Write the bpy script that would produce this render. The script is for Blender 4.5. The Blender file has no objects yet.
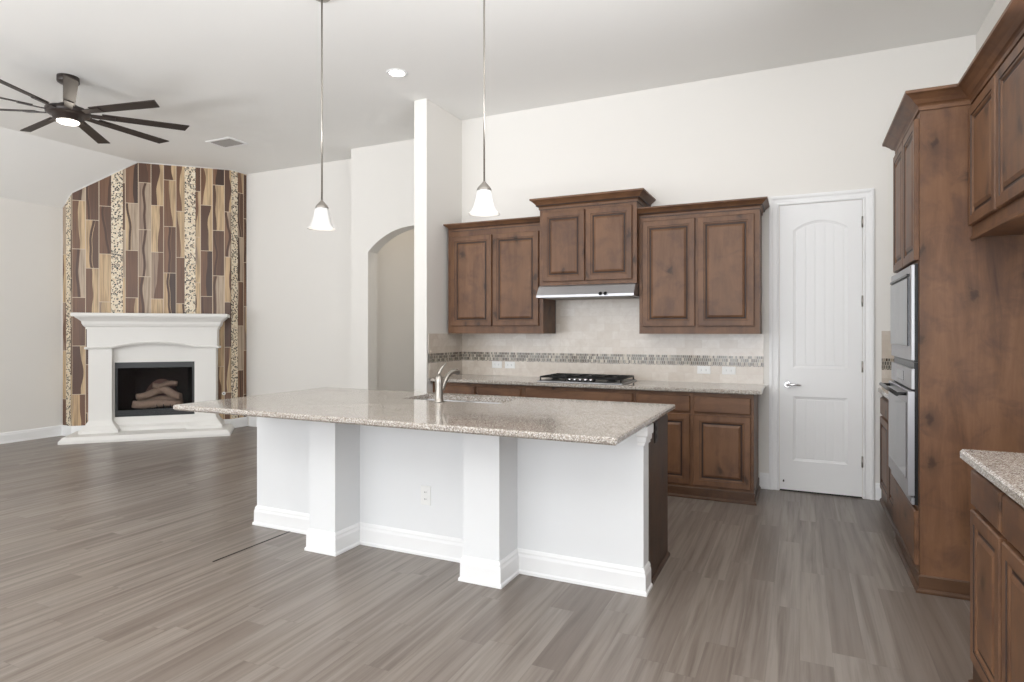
import bpy, math, random
from mathutils import Vector, Matrix
from mathutils.geometry import tessellate_polygon

random.seed(7)
scn = bpy.context.scene
COL = scn.collection
PI = math.pi
R = math.radians

# ---------------------------------------------------------------- camera
cam = bpy.data.cameras.new('camera')
cam.sensor_width = 36.0
cam.lens = 36.0 * 615.0 / 1024.0
cam.shift_y = -9.5 / 1024.0
cam.clip_start = 0.05
camo = bpy.data.objects.new('camera', cam)
COL.objects.link(camo)
camo.location = (0, 0, 1.37)
camo.rotation_euler = (R(90), 0, math.atan2(288.0, 615.0))
scn.camera = camo

# ---------------------------------------------------------------- world, daylight, exposure
w = bpy.data.worlds.new('daylight')
scn.world = w
w.use_nodes = True
bg = w.node_tree.nodes['Background']
bg.inputs[0].default_value = (0.86, 0.93, 1.0, 1)
bg.inputs[1].default_value = 1.0
scn.view_settings.view_transform = 'Standard'
scn.view_settings.look = 'None'
scn.view_settings.gamma = 1.0
scn.view_settings.use_curve_mapping = False
scn.view_settings.exposure = 0.16


def area_light(name, loc, rot, sx, sy, power, color=(1, 1, 1), spread=180):
    d = bpy.data.lights.new(name, 'AREA')
    d.shape = 'RECTANGLE'
    d.size, d.size_y = sx, sy
    d.energy = power
    d.spread = R(spread)
    d.color = color
    o = bpy.data.objects.new(name, d)
    COL.objects.link(o)
    o.location = loc
    o.rotation_euler = rot
    return o


# daylight entering the windows of the rear wall (behind the camera); the side fills are added
WIN_REAR = [(-8.0, -5.6), (-5.0, -2.6), (-2.0, 0.4)]      # x ranges of the rear windows
for i, (a, b) in enumerate(WIN_REAR):
    area_light('window_daylight', ((a + b) / 2, -4.05, 1.75), (R(104), 0, 0), b - a, 2.6,
               (58, 40, 98)[i], (0.91, 0.95, 1.0))
    # added fill panel inside the room, throwing light up onto the ceiling
    area_light('ceiling_fill', ((a + b) / 2, -3.75, 0.75), (R(143), 0, 0), b - a, 0.5, (92, 84, 72)[i], (0.96, 0.975, 1.0), 110)
area_light('side_ceiling_fill', (1.12, 1.4, 1.15), (R(138), 0, R(90)), 2.3, 0.3, 80, (0.96, 0.975, 1.0), 110)  # added uplight by the right wall, lifts the kitchen ceiling
area_light('side_fill', (1.28, 1.4, 1.8), (R(105), 0, R(90)), 2.3, 1.35, 8, (0.91, 0.95, 1.0))  # added fill light in the unseen opening of the right wall
CAN_SPOTS = [(-3.226, 4.492), (-0.35, 4.4), (-0.35, 2.2), (-3.2, 1.6), (-0.9, 0.2), (-5.4, 0.6)]


def can_lamp(x, y, power):
    d = bpy.data.lights.new('can_lamp', 'AREA')
    d.shape = 'DISK'
    d.size = 0.12
    d.energy = power
    d.color = (1.0, 0.95, 0.88)
    o = bpy.data.objects.new('can_lamp', d)
    COL.objects.link(o)
    o.location = (x, y, 3.640)


for p in CAN_SPOTS:
    can_lamp(p[0], p[1], (1.0 if p[0] < -3 else 2) if p[1] > 4 else 5)


# ---------------------------------------------------------------- materials
def srgb(r, g, b):
    f = lambda c: (c / 255 / 12.92) if c / 255 <= 0.04045 else ((c / 255 + 0.055) / 1.055) ** 2.4
    return (f(r), f(g), f(b), 1.0)


class NT:
    def __init__(s, name):
        s.m = bpy.data.materials.new(name)
        s.m.use_nodes = True
        s.t = s.m.node_tree
        s.b = s.t.nodes['Principled BSDF']

    def n(s, kind, **kw):
        nd = s.t.nodes.new(kind)
        for k, v in kw.items():
            setattr(nd, k, v)
        return nd

    def link(s, a, b):
        s.t.links.new(a, b)

    def put(s, sock, v):
        if isinstance(v, bpy.types.NodeSocket):
            s.link(v, sock)
        else:
            sock.default_value = v

    def math(s, op, a, b=0.0, c=None):
        nd = s.n('ShaderNodeMath', operation=op)
        s.put(nd.inputs[0], a)
        s.put(nd.inputs[1], b)
        if c is not None:
            s.put(nd.inputs[2], c)
        return nd.outputs[0]

    def mix(s, f, a, b, blend='MIX'):
        nd = s.n('ShaderNodeMix', data_type='RGBA', blend_type=blend)
        s.put(nd.inputs[0], f)
        s.put(nd.inputs[6], a)
        s.put(nd.inputs[7], b)
        return nd.outputs[2]

    def ramp(s, f, stops, interp='LINEAR'):
        nd = s.n('ShaderNodeValToRGB')
        cr = nd.color_ramp
        cr.interpolation = interp
        while len(cr.elements) > 1:
            cr.elements.remove(cr.elements[-1])
        cr.elements[0].position = stops[0][0]
        cr.elements[0].color = stops[0][1]
        for p, c in stops[1:]:
            e = cr.elements.new(p)
            e.color = c
        s.put(nd.inputs[0], f)
        return nd.outputs[0]

    def noise(s, vec, scale, detail=4, rough=0.55, dist=0.0):
        nd = s.n('ShaderNodeTexNoise')
        s.put(nd.inputs['Vector'], vec)
        nd.inputs['Scale'].default_value = scale
        nd.inputs['Detail'].default_value = detail
        nd.inputs['Roughness'].default_value = rough
        nd.inputs['Distortion'].default_value = dist
        return nd.outputs['Fac']

    def vmath(s, op, a, b):
        nd = s.n('ShaderNodeVectorMath', operation=op)
        s.put(nd.inputs[0], a)
        s.put(nd.inputs[1], b)
        return nd.outputs[0]

    def comb(s, x, y, z=0.0):
        nd = s.n('ShaderNodeCombineXYZ')
        for i, v in enumerate((x, y, z)):
            s.put(nd.inputs[i], v)
        return nd.outputs[0]

    def sep(s, v):
        nd = s.n('ShaderNodeSeparateXYZ')
        s.put(nd.inputs[0], v)
        return nd.outputs

    def white(s, vec):
        nd = s.n('ShaderNodeTexWhiteNoise', noise_dimensions='3D')
        s.put(nd.inputs['Vector'], vec)
        return nd.outputs['Value'], nd.outputs['Color']

    def obj(s):
        return s.n('ShaderNodeTexCoord').outputs['Object']

    def uv(s):
        return s.n('ShaderNodeTexCoord').outputs['UV']

    def bump(s, h, strength=0.2, dist=0.01):
        nd = s.n('ShaderNodeBump')
        nd.inputs['Strength'].default_value = strength
        nd.inputs['Distance'].default_value = dist
        s.put(nd.inputs['Height'], h)
        s.link(nd.outputs[0], s.b.inputs['Normal'])

    def set(s, color=None, rough=None, metal=None, spec=None, coat=None):
        if color is not None:
            s.put(s.b.inputs['Base Color'], color)
        if rough is not None:
            s.put(s.b.inputs['Roughness'], rough)
        if metal is not None:
            s.b.inputs['Metallic'].default_value = metal
        if spec is not None:
            s.b.inputs['Specular IOR Level'].default_value = spec
        if coat is not None:
            s.b.inputs['Coat Weight'].default_value = coat
            s.b.inputs['Coat Roughness'].default_value = 0.25
        return s.m


def paint(name, col, rough=0.6, bump=0.05, scale=90, spec=0.3):
    t = NT(name)
    v = t.obj()
    n = t.noise(v, 3.0, 2)
    c = t.mix(t.math('MULTIPLY', n, 0.06), col, tuple(x * 0.85 for x in col[:3]) + (1,))
    if bump:
        t.bump(t.noise(v, scale, 3), bump, 0.002)
    return t.set(c, rough, spec=spec)


def metal(name, col, rough=0.3, brushed=True):
    t = NT(name)
    v = t.obj()
    if brushed:
        n = t.noise(t.vmath('MULTIPLY', v, (6, 6, 260)), 1.0, 3)
        r = t.math('ADD', t.math('MULTIPLY', n, 0.2), rough - 0.1)
    else:
        r = rough
    return t.set(col, r, metal=1.0)


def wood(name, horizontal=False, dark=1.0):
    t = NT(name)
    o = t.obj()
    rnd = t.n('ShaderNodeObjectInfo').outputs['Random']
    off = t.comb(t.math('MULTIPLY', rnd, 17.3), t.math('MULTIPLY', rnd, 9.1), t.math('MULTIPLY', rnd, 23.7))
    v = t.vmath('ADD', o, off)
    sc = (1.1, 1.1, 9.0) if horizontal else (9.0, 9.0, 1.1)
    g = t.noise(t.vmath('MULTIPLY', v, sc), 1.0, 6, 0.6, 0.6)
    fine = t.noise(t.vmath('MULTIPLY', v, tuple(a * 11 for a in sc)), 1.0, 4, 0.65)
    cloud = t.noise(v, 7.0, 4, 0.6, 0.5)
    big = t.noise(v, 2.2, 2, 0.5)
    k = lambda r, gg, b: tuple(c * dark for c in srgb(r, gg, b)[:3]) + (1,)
    c = t.ramp(g, [(0.25, k(72, 48, 34)), (0.45, k(106, 74, 51)), (0.62, k(121, 87, 63)), (0.8, k(97, 67, 48))])
    c = t.mix(t.math('MULTIPLY', fine, 0.45), c, k(62, 42, 30))
    c = t.mix(t.ramp(big, [(0.42, (0, 0, 0, 1)), (0.7, (0.45, 0.45, 0.45, 1))]), c, k(127, 92, 65))
    c = t.mix(t.ramp(cloud, [(0.47, (0, 0, 0, 1)), (0.7, (0.55, 0.55, 0.55, 1))]), c, k(68, 47, 40))
    # knots with a dark heart and a softer halo
    vk = t.n('ShaderNodeTexVoronoi')
    wv = t.vmath('ADD', v, t.comb(t.math('MULTIPLY', cloud, 0.08), t.math('MULTIPLY', cloud, 0.05), t.math('MULTIPLY', g, 0.16)))
    ws = t.sep(wv)
    vk.voronoi_dimensions = '2D'
    t.put(vk.inputs['Vector'], t.vmath('MULTIPLY', t.comb(t.math('ADD', ws[0], ws[1]), ws[2]), (2.6, 4.6, 1) if horizontal else (4.6, 2.6, 1)))
    vk.inputs['Scale'].default_value = 1.0
    keep = t.math('GREATER_THAN', t.sep(vk.outputs['Color'])[0], 0.64)
    kn = t.ramp(vk.outputs['Distance'], [(0.0, (1, 1, 1, 1)), (0.06, (0.85, 0.85, 0.85, 1)), (0.1, (0.38, 0.38, 0.38, 1)), (0.26, (0.0, 0.0, 0.0, 1))])
    c = t.mix(t.math('MULTIPLY', t.math('MULTIPLY', kn, keep), 0.8), c, k(40, 25, 18))
    t.bump(fine, 0.06, 0.003)
    return t.set(c, t.math('ADD', t.math('MULTIPLY', g, 0.15), 0.37), spec=0.4)


def granite():
    t = NT('granite')
    v = t.obj()
    a = t.n('ShaderNodeTexVoronoi')
    t.put(a.inputs['Vector'], v)
    a.inputs['Scale'].default_value = 220
    ca = t.sep(a.outputs['Color'])[0]
    b = t.n('ShaderNodeTexVoronoi')
    t.put(b.inputs['Vector'], t.vmath('ADD', v, (3.1, 1.7, 0.3)))
    b.inputs['Scale'].default_value = 260
    cb = t.sep(b.outputs['Color'])[1]
    c = t.ramp(ca, [(0.0, srgb(162, 153, 143)), (0.3, srgb(180, 173, 165)), (0.52, srgb(148, 137, 127)),
                    (0.7, srgb(200, 196, 190)), (0.86, srgb(124, 115, 108))], 'CONSTANT')
    dk = t.math('GREATER_THAN', cb, 0.89)
    c = t.mix(t.math('MULTIPLY', dk, 0.7), c, srgb(70, 64, 60))
    lt = t.math('LESS_THAN', cb, 0.14)
    c = t.mix(t.math('MULTIPLY', lt, 0.7), c, srgb(232, 229, 225))
    c = t.mix(t.math('MULTIPLY', t.noise(v, 9, 3), 0.3), c, srgb(158, 144, 131))
    return t.set(c, 0.06, spec=0.6)


def floor_mat():
    t = NT('vinyl_plank')
    s = t.sep(t.obj())
    W, L = 0.125, 1.05
    cx_ = t.math('DIVIDE', s[0], W)
    col = t.math('FLOOR', cx_)
    r1, _ = t.white(t.comb(col, 3.3, 0.7))
    cy_ = t.math('ADD', t.math('DIVIDE', s[1], L), t.math('MULTIPLY', r1, 7.0))
    row = t.math('FLOOR', cy_)
    r2, rc = t.white(t.comb(col, row, 5.1))
    fx = t.math('FRACT', cx_)
    fy = t.math('FRACT', cy_)
    base = t.ramp(r2, [(0, srgb(112, 101, 93)), (0.2, srgb(131, 121, 113)), (0.6, srgb(141, 132, 124)), (0.85, srgb(134, 124, 115)), (1, srgb(121, 110, 102))])
    gv = t.comb(t.math('ADD', t.math('MULTIPLY', s[0], 26.0), t.math('MULTIPLY', r2, 40)),
                t.math('ADD', t.math('MULTIPLY', s[1], 0.9), t.math('MULTIPLY', r2, 31)), r2)
    g = t.noise(gv, 1.0, 5, 0.6, 0.4)
    c = t.mix(t.ramp(g, [(0.4, (0, 0, 0, 1)), (0.7, (0.9, 0.9, 0.9, 1))]), base, srgb(90, 78, 70))
    gf = t.noise(t.comb(t.math('MULTIPLY', s[0], 120.0), t.math('MULTIPLY', s[1], 3.0), r2), 1.0, 3)
    c = t.mix(t.math('MULTIPLY', gf, 0.22), c, srgb(156, 146, 137))
    ex = t.math('MINIMUM', fx, t.math('SUBTRACT', 1.0, fx))
    ey = t.math('MINIMUM', fy, t.math('SUBTRACT', 1.0, fy))
    gap = t.math('MAXIMUM', t.math('LESS_THAN', ex, 0.006), t.math('LESS_THAN', ey, 0.0013))
    c = t.mix(t.math('MULTIPLY', gap, 0.28), c, srgb(86, 77, 70))
    t.bump(t.math('SUBTRACT', gf, gap), 0.05, 0.003)
    return t.set(c, t.math('ADD', t.math('MULTIPLY', g, 0.12), 0.27), spec=0.5)


def tile_wall_mat():
    """vertical wood-look porcelain with wavy two-tone figure; UV in metres"""
    t = NT('wood_look_tile')
    s = t.sep(t.uv())
    W, L = 0.1509, 0.635
    cu = t.math('DIVIDE', s[0], W)
    col = t.math('FLOOR', cu)
    r1, _ = t.white(t.comb(col, 8.3, 1.7))
    half = t.math('MULTIPLY', t.math('MODULO', col, 2.0), 0.5)
    cv = t.math('ADD', t.math('DIVIDE', s[1], L), t.math('ADD', half, t.math('MULTIPLY', r1, 0.3)))
    row = t.math('FLOOR', cv)
    ra, _ = t.white(t.comb(col, row, 2.1))
    rb, _ = t.white(t.comb(col, row, 6.4))
    rs, _ = t.white(t.comb(col, row, 11.9))
    pal = [(0.0, srgb(118, 84, 61)), (0.28, srgb(88, 60, 45)), (0.46, srgb(198, 168, 130)), (0.58, srgb(162, 139, 120)),
           (0.7, srgb(132, 97, 73)), (0.92, srgb(208, 180, 142))]
    pal2 = [(0.0, srgb(204, 176, 138)), (0.34, srgb(112, 80, 60)), (0.5, srgb(62, 43, 34)), (0.62, srgb(98, 70, 53)),
            (0.84, srgb(182, 162, 140))]
    A = t.ramp(ra, pal, 'CONSTANT')
    B = t.ramp(rb, pal2, 'CONSTANT')
    fu = t.math('FRACT', cu)
    wob = t.noise(t.comb(t.math('MULTIPLY', rs, 20.0), t.math('MULTIPLY', s[1], 1.9), t.math('MULTIPLY', ra, 9)), 1.0, 1)
    e1 = t.math('ADD', fu, t.math('MULTIPLY', t.math('SUBTRACT', wob, 0.5), 1.1))
    th = t.math('ADD', t.math('MULTIPLY', rs, 0.6), 0.22)
    m = t.math('GREATER_THAN', e1, th)
    c = t.mix(m, A, B)
    m2 = t.math('COMPARE', e1, t.math('ADD', th, -0.13), 0.09)
    c = t.mix(t.math('MULTIPLY', m2, t.math('GREATER_THAN', rb, 0.6)), c, srgb(78, 52, 38))
    fine = t.noise(t.comb(t.math('MULTIPLY', s[0], 55), t.math('MULTIPLY', s[1], 2), ra), 1.0, 3)
    c = t.mix(t.ramp(fine, [(0.42, (0, 0, 0, 1)), (0.7, (0.6, 0.6, 0.6, 1))]), c, srgb(78, 55, 42))
    ex = t.math('MULTIPLY', t.math('MINIMUM', fu, t.math('SUBTRACT', 1.0, fu)), W)
    fv = t.math('FRACT', cv)
    ey = t.math('MULTIPLY', t.math('MINIMUM', fv, t.math('SUBTRACT', 1.0, fv)), L)
    g = t.math('LESS_THAN', t.math('MINIMUM', ex, ey), 0.004)
    c = t.mix(g, c, srgb(204, 186, 162))
    t.bump(t.math('SUBTRACT', 1.0, g), 0.3, 0.003)
    return t.set(c, 0.4)


def pebble_mat():
    t = NT('pebble_mosaic')
    v = t.uv()
    vo = t.n('ShaderNodeTexVoronoi')
    t.put(vo.inputs['Vector'], v)
    vo.inputs['Scale'].default_value = 50
    r = t.sep(vo.outputs['Color'])[0]
    st = t.ramp(r, [(0, srgb(232, 218, 194)), (0.25, srgb(216, 192, 158)), (0.3, srgb(34, 26, 21)), (0.68, srgb(226, 208, 180)),
                    (0.82, srgb(96, 70, 52)), (0.9, srgb(240, 230, 212))], 'CONSTANT')
    edge = t.n('ShaderNodeTexVoronoi', feature='DISTANCE_TO_EDGE')
    t.put(edge.inputs['Vector'], v)
    edge.inputs['Scale'].default_value = 50
    g = t.math('LESS_THAN', edge.outputs['Distance'], 0.09)
    c = t.mix(g, st, srgb(226, 212, 188))
    t.bump(edge.outputs['Distance'], 0.5, 0.006)
    return t.set(c, 0.35)


def travertine():
    t = NT('travertine_subway_tile')
    v = t.uv()
    br = t.n('ShaderNodeTexBrick')
    t.put(br.inputs['Vector'], v)
    br.inputs['Scale'].default_value = 1.0
    br.inputs['Brick Width'].default_value = 0.152
    br.inputs['Row Height'].default_value = 0.0762
    br.inputs['Mortar Size'].default_value = 0.0016
    br.inputs['Mortar Smooth'].default_value = 0.2
    br.inputs['Color1'].default_value = srgb(206, 194, 180)
    br.inputs['Color2'].default_value = srgb(222, 213, 202)
    br.inputs['Mortar'].default_value = srgb(204, 194, 182)
    n = t.noise(v, 14, 5, 0.65, 0.8)
    c = t.mix(t.ramp(n, [(0.35, (0, 0, 0, 1)), (0.75, (0.6, 0.6, 0.6, 1))]), br.outputs['Color'], srgb(186, 170, 153))
    t.bump(br.outputs['Fac'], -0.3, 0.002)
    return t.set(c, 0.28, spec=0.95)


def mosaic():
    t = NT('stick_mosaic')
    s = t.sep(t.uv())
    H = 0.0305
    row = t.math('FLOOR', t.math('DIVIDE', s[1], H))
    cu = t.math('ADD', t.math('DIVIDE', s[0], 0.0175), t.math('MULTIPLY', row, 0.5))
    col = t.math('FLOOR', cu)
    r, _ = t.white(t.comb(col, row, 4.4))
    c = t.ramp(r, [(0, srgb(92, 84, 76)), (0.22, srgb(128, 122, 112)), (0.42, srgb(164, 152, 136)), (0.56, srgb(84, 70, 58)),
                   (0.74, srgb(110, 106, 98)), (0.88, srgb(196, 186, 170))], 'CONSTANT')
    fu = t.math('FRACT', cu)
    fv = t.math('FRACT', t.math('DIVIDE', s[1], H))
    eu = t.math('LESS_THAN', t.math('MINIMUM', fu, t.math('SUBTRACT', 1, fu)), 0.09)
    ev = t.math('LESS_THAN', t.math('MINIMUM', fv, t.math('SUBTRACT', 1, fv)), 0.035)
    g = t.math('MAXIMUM', eu, ev)
    c = t.mix(g, c, srgb(204, 194, 180))
    return t.set(c, t.math('ADD', t.math('MULTIPLY', g, 0.4), 0.15))


def emit(name, col, strength):
    t = NT(name)
    t.b.inputs['Emission Color'].default_value = col
    t.b.inputs['Emission Strength'].default_value = strength
    return t.set(col, 0.4)


def plain(name, col, rough=0.5, spec=0.5, var=0.12):
    t = NT(name)
    n = t.noise(t.obj(), 25, 3)
    return t.set(t.mix(t.math('MULTIPLY', n, var), col, tuple(x * 0.5 for x in col[:3]) + (1,)), rough, spec=spec)


M = dict(
    wall=paint('wall_paint', srgb(235, 232, 227), 0.7, 0.08, 120),
    ceil=paint('ceiling_paint', srgb(242, 241, 238), 0.8, 0.15, 70),
    white=paint('white_trim_paint', srgb(244, 244, 244), 0.35, 0.0),
    island=paint('island_paint', srgb(236, 237, 238), 0.5, 0.05, 120),
    stone=paint('cast_stone', srgb(238, 236, 232), 0.55, 0.1, 60),
    wood=wood('knotty_alder', False, 1.1),
    plinth=wood('dark_plinth_alder', True, 0.58),
    woodd=wood('shade_darkened_alder', False, 0.5),  # same alder, darkened to carry the shade on the island end
    woodh=wood('knotty_alder_crosswise', True, 1.1),
    glaze=plain('dark_glaze', srgb(46, 29, 22), 0.5),
    granite=granite(),
    floor=floor_mat(),
    tile=tile_wall_mat(),
    pebble=pebble_mat(),
    trav=travertine(),
    mosaic=mosaic(),
    steel=metal('stainless_steel', srgb(182, 182, 185), 0.38),
    nickel=metal('brushed_nickel', srgb(168, 163, 156), 0.3),
    chrome=metal('chrome', srgb(220, 220, 222), 0.12, False),
    bronze=plain('oil_rubbed_bronze', srgb(42, 32, 28), 0.4, 0.5),
    blade=plain('blade_dark_bronze', srgb(52, 43, 38), 0.5, 0.4),
    black=plain('black_enamel', srgb(17, 17, 18), 0.3),
    iron=plain('cast_iron', srgb(22, 22, 23), 0.5),
    darkglass=plain('oven_glass', srgb(30, 32, 36), 0.06, 0.9),
    firebox=plain('firebox_panel', srgb(58, 50, 47), 0.8, 0.2),
    refract=plain('lit_refractory_patch', srgb(150, 116, 104), 0.9, 0.2, 0.8),
    logm=plain('ceramic_log', srgb(196, 168, 146), 0.9, 0.2, 0.9),
    ember=plain('ember_bed', srgb(92, 72, 62), 0.9, 0.2, 0.8),
    plastic=plain('white_plastic', srgb(240, 240, 238), 0.35, 0.5, 0.03),
    slot=plain('socket_slot', srgb(60, 58, 56), 0.5),
    darkplastic=plain('dark_plastic', srgb(26, 22, 20), 0.4),
    vent=plain('vent_louvre', srgb(170, 166, 162), 0.5, 0.3, 0.05),
    lamp=emit('lamp_glow', (1, 0.95, 0.86, 1), 8.0),
    bulb=emit('bulb_glow', (1, 0.95, 0.86, 1), 1.2),
    fanlamp=emit('fan_lamp_glow', (1, 0.93, 0.83, 1), 6.0),
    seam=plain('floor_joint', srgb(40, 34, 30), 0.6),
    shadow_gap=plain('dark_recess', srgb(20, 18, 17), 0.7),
)


def shade_glass():
    t = NT('frosted_glass')
    t.b.inputs['Transmission Weight'].default_value = 0.22
    t.b.inputs['Emission Color'].default_value = (1, 0.97, 0.93, 1)
    t.b.inputs['Emission Strength'].default_value = 0.03
    return t.set((0.78, 0.77, 0.76, 1), 0.45)


M['frost'] = shade_glass()


def clear_glass():
    t = NT('fire_glass')
    t.b.inputs['Transmission Weight'].default_value = 1.0
    t.b.inputs['IOR'].default_value = 1.1
    return t.set((0.8, 0.8, 0.82, 1), 0.02)


M['fglass'] = clear_glass()


# ---------------------------------------------------------------- mesh helpers
def offs(poly, d, closed=True):
    """mitred offset of a 2-D polyline; positive d goes to the left of the direction of travel"""
    n = len(poly)
    out = []
    for i, p in enumerate(poly):
        p = Vector(p)
        a = Vector(poly[(i - 1) % n]) if (closed or i > 0) else None
        b = Vector(poly[(i + 1) % n]) if (closed or i < n - 1) else None
        ns = []
        if a is not None:
            e = (p - a).normalized()
            ns.append(Vector((-e.y, e.x)))
        if b is not None:
            e = (b - p).normalized()
            ns.append(Vector((-e.y, e.x)))
        if len(ns) == 2:
            m = ns[0] + ns[1]
            m = m / max(1e-6, m.dot(ns[0]))
        else:
            m = ns[0]
        out.append((p.x + m.x * d, p.y + m.y * d))
    return out


class MB:
    def __init__(s):
        s.v, s.f, s.mi, s.sm, s.uvs = [], [], [], [], []

    def face(s, pts, mi=0, smooth=False, uv=None):
        b = len(s.v)
        s.v += [tuple(p) for p in pts]
        s.f.append(tuple(range(b, b + len(pts))))
        s.mi.append(mi)
        s.sm.append(smooth)
        s.uvs.append(uv)
        return s

    def grid(s, rings, mi=0, smooth=True, closed=True, cap0=False, cap1=False):
        b = len(s.v)
        n = len(rings[0])
        for r in rings:
            s.v += [tuple(p) for p in r]
        for i in range(len(rings) - 1):
            k = mi[i] if isinstance(mi, (list, tuple)) else mi
            for j in range(n if closed else n - 1):
                j2 = (j + 1) % n
                s.f.append((b + i * n + j, b + i * n + j2, b + (i + 1) * n + j2, b + (i + 1) * n + j))
                s.mi.append(k)
                s.sm.append(smooth)
                s.uvs.append(None)
        m0 = mi[0] if isinstance(mi, (list, tuple)) else mi
        m1 = mi[-1] if isinstance(mi, (list, tuple)) else mi
        if cap0:
            s.f.append(tuple(b + j for j in range(n))[::-1]); s.mi.append(m0); s.sm.append(False); s.uvs.append(None)
        if cap1:
            s.f.append(tuple(b + (len(rings) - 1) * n + j for j in range(n))); s.mi.append(m1); s.sm.append(False); s.uvs.append(None)
        return s

    def box(s, x0, x1, y0, y1, z0, z1, mi=0, e=0.0):
        if x0 > x1: x0, x1 = x1, x0
        if y0 > y1: y0, y1 = y1, y0
        if e <= 0:
            r = lambda z: [(x0, y0, z), (x1, y0, z), (x1, y1, z), (x0, y1, z)]
            return s.grid([r(z0), r(z1)], mi, False, True, True, True)
        r = lambda z, d: [(x0 + d, y0 + d, z), (x1 - d, y0 + d, z), (x1 - d, y1 - d, z), (x0 + d, y1 - d, z)]
        return s.grid([r(z0, e), r(z0 + e, 0), r(z1 - e, 0), r(z1, e)], mi, False, True, True, True)

    def prism(s, poly, z0, z1, mi=0, e=0.0, fn=None, smooth=False):
        """poly: CCW 2-D outline, extruded z0..z1 (edges eased by e); fn maps (a,b,h) to 3-D"""
        fn = fn or (lambda a, b, h: (a, b, h))
        area = sum(poly[i][0] * poly[(i + 1) % len(poly)][1] - poly[(i + 1) % len(poly)][0] * poly[i][1] for i in range(len(poly)))
        if area < 0:
            poly = poly[::-1]
        if e > 0:
            q = offs(poly, e)
            lv = [(q, z0), (poly, z0 + e), (poly, z1 - e), (q, z1)]
        else:
            lv = [(poly, z0), (poly, z1)]
        b = len(s.v)
        s.grid([[fn(p[0], p[1], z) for p in pl] for pl, z in lv], mi, smooth)
        for pl, z, flip in ((lv[0][0], lv[0][1], True), (lv[-1][0], lv[-1][1], False)):
            tri = tessellate_polygon([[Vector((p[0], p[1], 0)) for p in pl]])
            for t3 in tri:
                pts = [fn(pl[i][0], pl[i][1], z) for i in t3]
                a, bb, c = [Vector(pl[i]) for i in t3]
                ccw = (bb - a).cross(c - a) > 0 if hasattr((bb - a).cross(c - a), '__gt__') else True
                if ccw == flip:
                    pts = pts[::-1]
                s.face(pts, mi)
        return s

    def lathe(s, prof, seg=32, c=(0, 0, 0), mi=0, smooth=True, cap0=False, cap1=False, flute=0, amp=0.0):
        rings = []
        for r, z in prof:
            ring = []
            for k in range(seg):
                a = 2 * PI * k / seg
                rr = r * (1 + amp * math.cos(flute * a)) if flute else r
                ring.append((c[0] + rr * math.cos(a), c[1] + rr * math.sin(a), c[2] + z))
            rings.append(ring)
        return s.grid(rings, mi, smooth, True, cap0, cap1)

    def tube(s, pts, rad, seg=12, mi=0, caps=True):
        pts = [Vector(p) for p in pts]
        rads = rad if isinstance(rad, (list, tuple)) else [rad] * len(pts)
        rings = []
        prev = None
        for i, p in enumerate(pts):
            if i == 0: d = pts[1] - p
            elif i == len(pts) - 1: d = p - pts[-2]
            else: d = pts[i + 1] - pts[i - 1]
            d.normalize()
            if prev is None:
                x = d.orthogonal().normalized()
            else:
                x = (prev - d * prev.dot(d)).normalized()
            prev = x
            y = d.cross(x)
            rings.append([tuple(p + (x * math.cos(2 * PI * k / seg) + y * math.sin(2 * PI * k / seg)) * rads[i]) for k in range(seg)])
        return s.grid(rings, mi, True, True, caps, caps)

    def sweep(s, path, prof, fn=None, mi=0, closed=False, sel=None):
        """prof: (outward offset to the RIGHT of travel, height); path 2-D"""
        fn = fn or (lambda a, b, h: (a, b, h))
        cols = [offs(path, -o, closed) for o, h in prof]
        n = len(path)
        rings = []
        for i in range(n):
            rings.append([fn(cols[k][i][0], cols[k][i][1], prof[k][1]) for k in range(len(prof))])
        if closed:
            rings.append(rings[0])
        if sel:
            rings = rings[sel[0]:sel[1]]
        s.grid(rings, mi, False, True, not closed, not closed)
        return s

    def panel(s, x0, x1, z0, z1, y, loops, fn=None):
        """rectangular raised panel facing -y: loops = (inset, height out of y, material of the strip that follows)"""
        fn = fn or (lambda a, b, c: (a, b, c))
        rings = [[fn(x0 + i, y - h, z0 + i), fn(x1 - i, y - h, z0 + i), fn(x1 - i, y - h, z1 - i), fn(x0 + i, y - h, z1 - i)] for i, h, m in loops]
        s.grid(rings, [l[2] for l in loops[:-1]], False, True, True, False)
        s.face(rings[-1], loops[-1][2])
        return s

    def build(s, name, mats, parent=None, loc=None):
        me = bpy.data.meshes.new(name)
        me.from_pydata(s.v, [], s.f)
        if not isinstance(mats, (list, tuple)):
            mats = [mats]
        for m in mats:
            me.materials.append(m)
        for p, k, sm in zip(me.polygons, s.mi, s.sm):
            p.material_index = k
            p.use_smooth = sm
        if any(u is not None for u in s.uvs):
            ul = me.uv_layers.new(name='UVMap')
            for p, u in zip(me.polygons, s.uvs):
                if u:
                    for li, uv in zip(p.loop_indices, u):
                        ul.data[li].uv = uv
        me.validate()
        import bmesh
        bm = bmesh.new()
        bm.from_mesh(me)
        bmesh.ops.remove_doubles(bm, verts=bm.verts, dist=1e-5)
        bmesh.ops.recalc_face_normals(bm, faces=bm.faces)
        bm.to_mesh(me)
        bm.free()
        o = bpy.data.objects.new(name, me)
        COL.objects.link(o)
        if parent:
            o.parent = parent
        if loc:
            o.location = loc
        return o


def tag(o, label, cat, group=None, kind=None):
    o['label'] = label
    o['category'] = cat
    if group: o['group'] = group
    if kind: o['kind'] = kind
    return o


def thing(name, label, cat, loc=(0, 0, 0), rotz=0.0, group=None):
    o = bpy.data.objects.new(name, None)
    o.empty_display_size = 0.1
    COL.objects.link(o)
    o.location = loc
    o.rotation_euler = (0, 0, rotz)
    return tag(o, label, cat, group)


def struct(name, mb, mat, parent=None):
    o = mb.build(name, mat, parent)
    if not parent:
        o['kind'] = 'structure'
    return o


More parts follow.
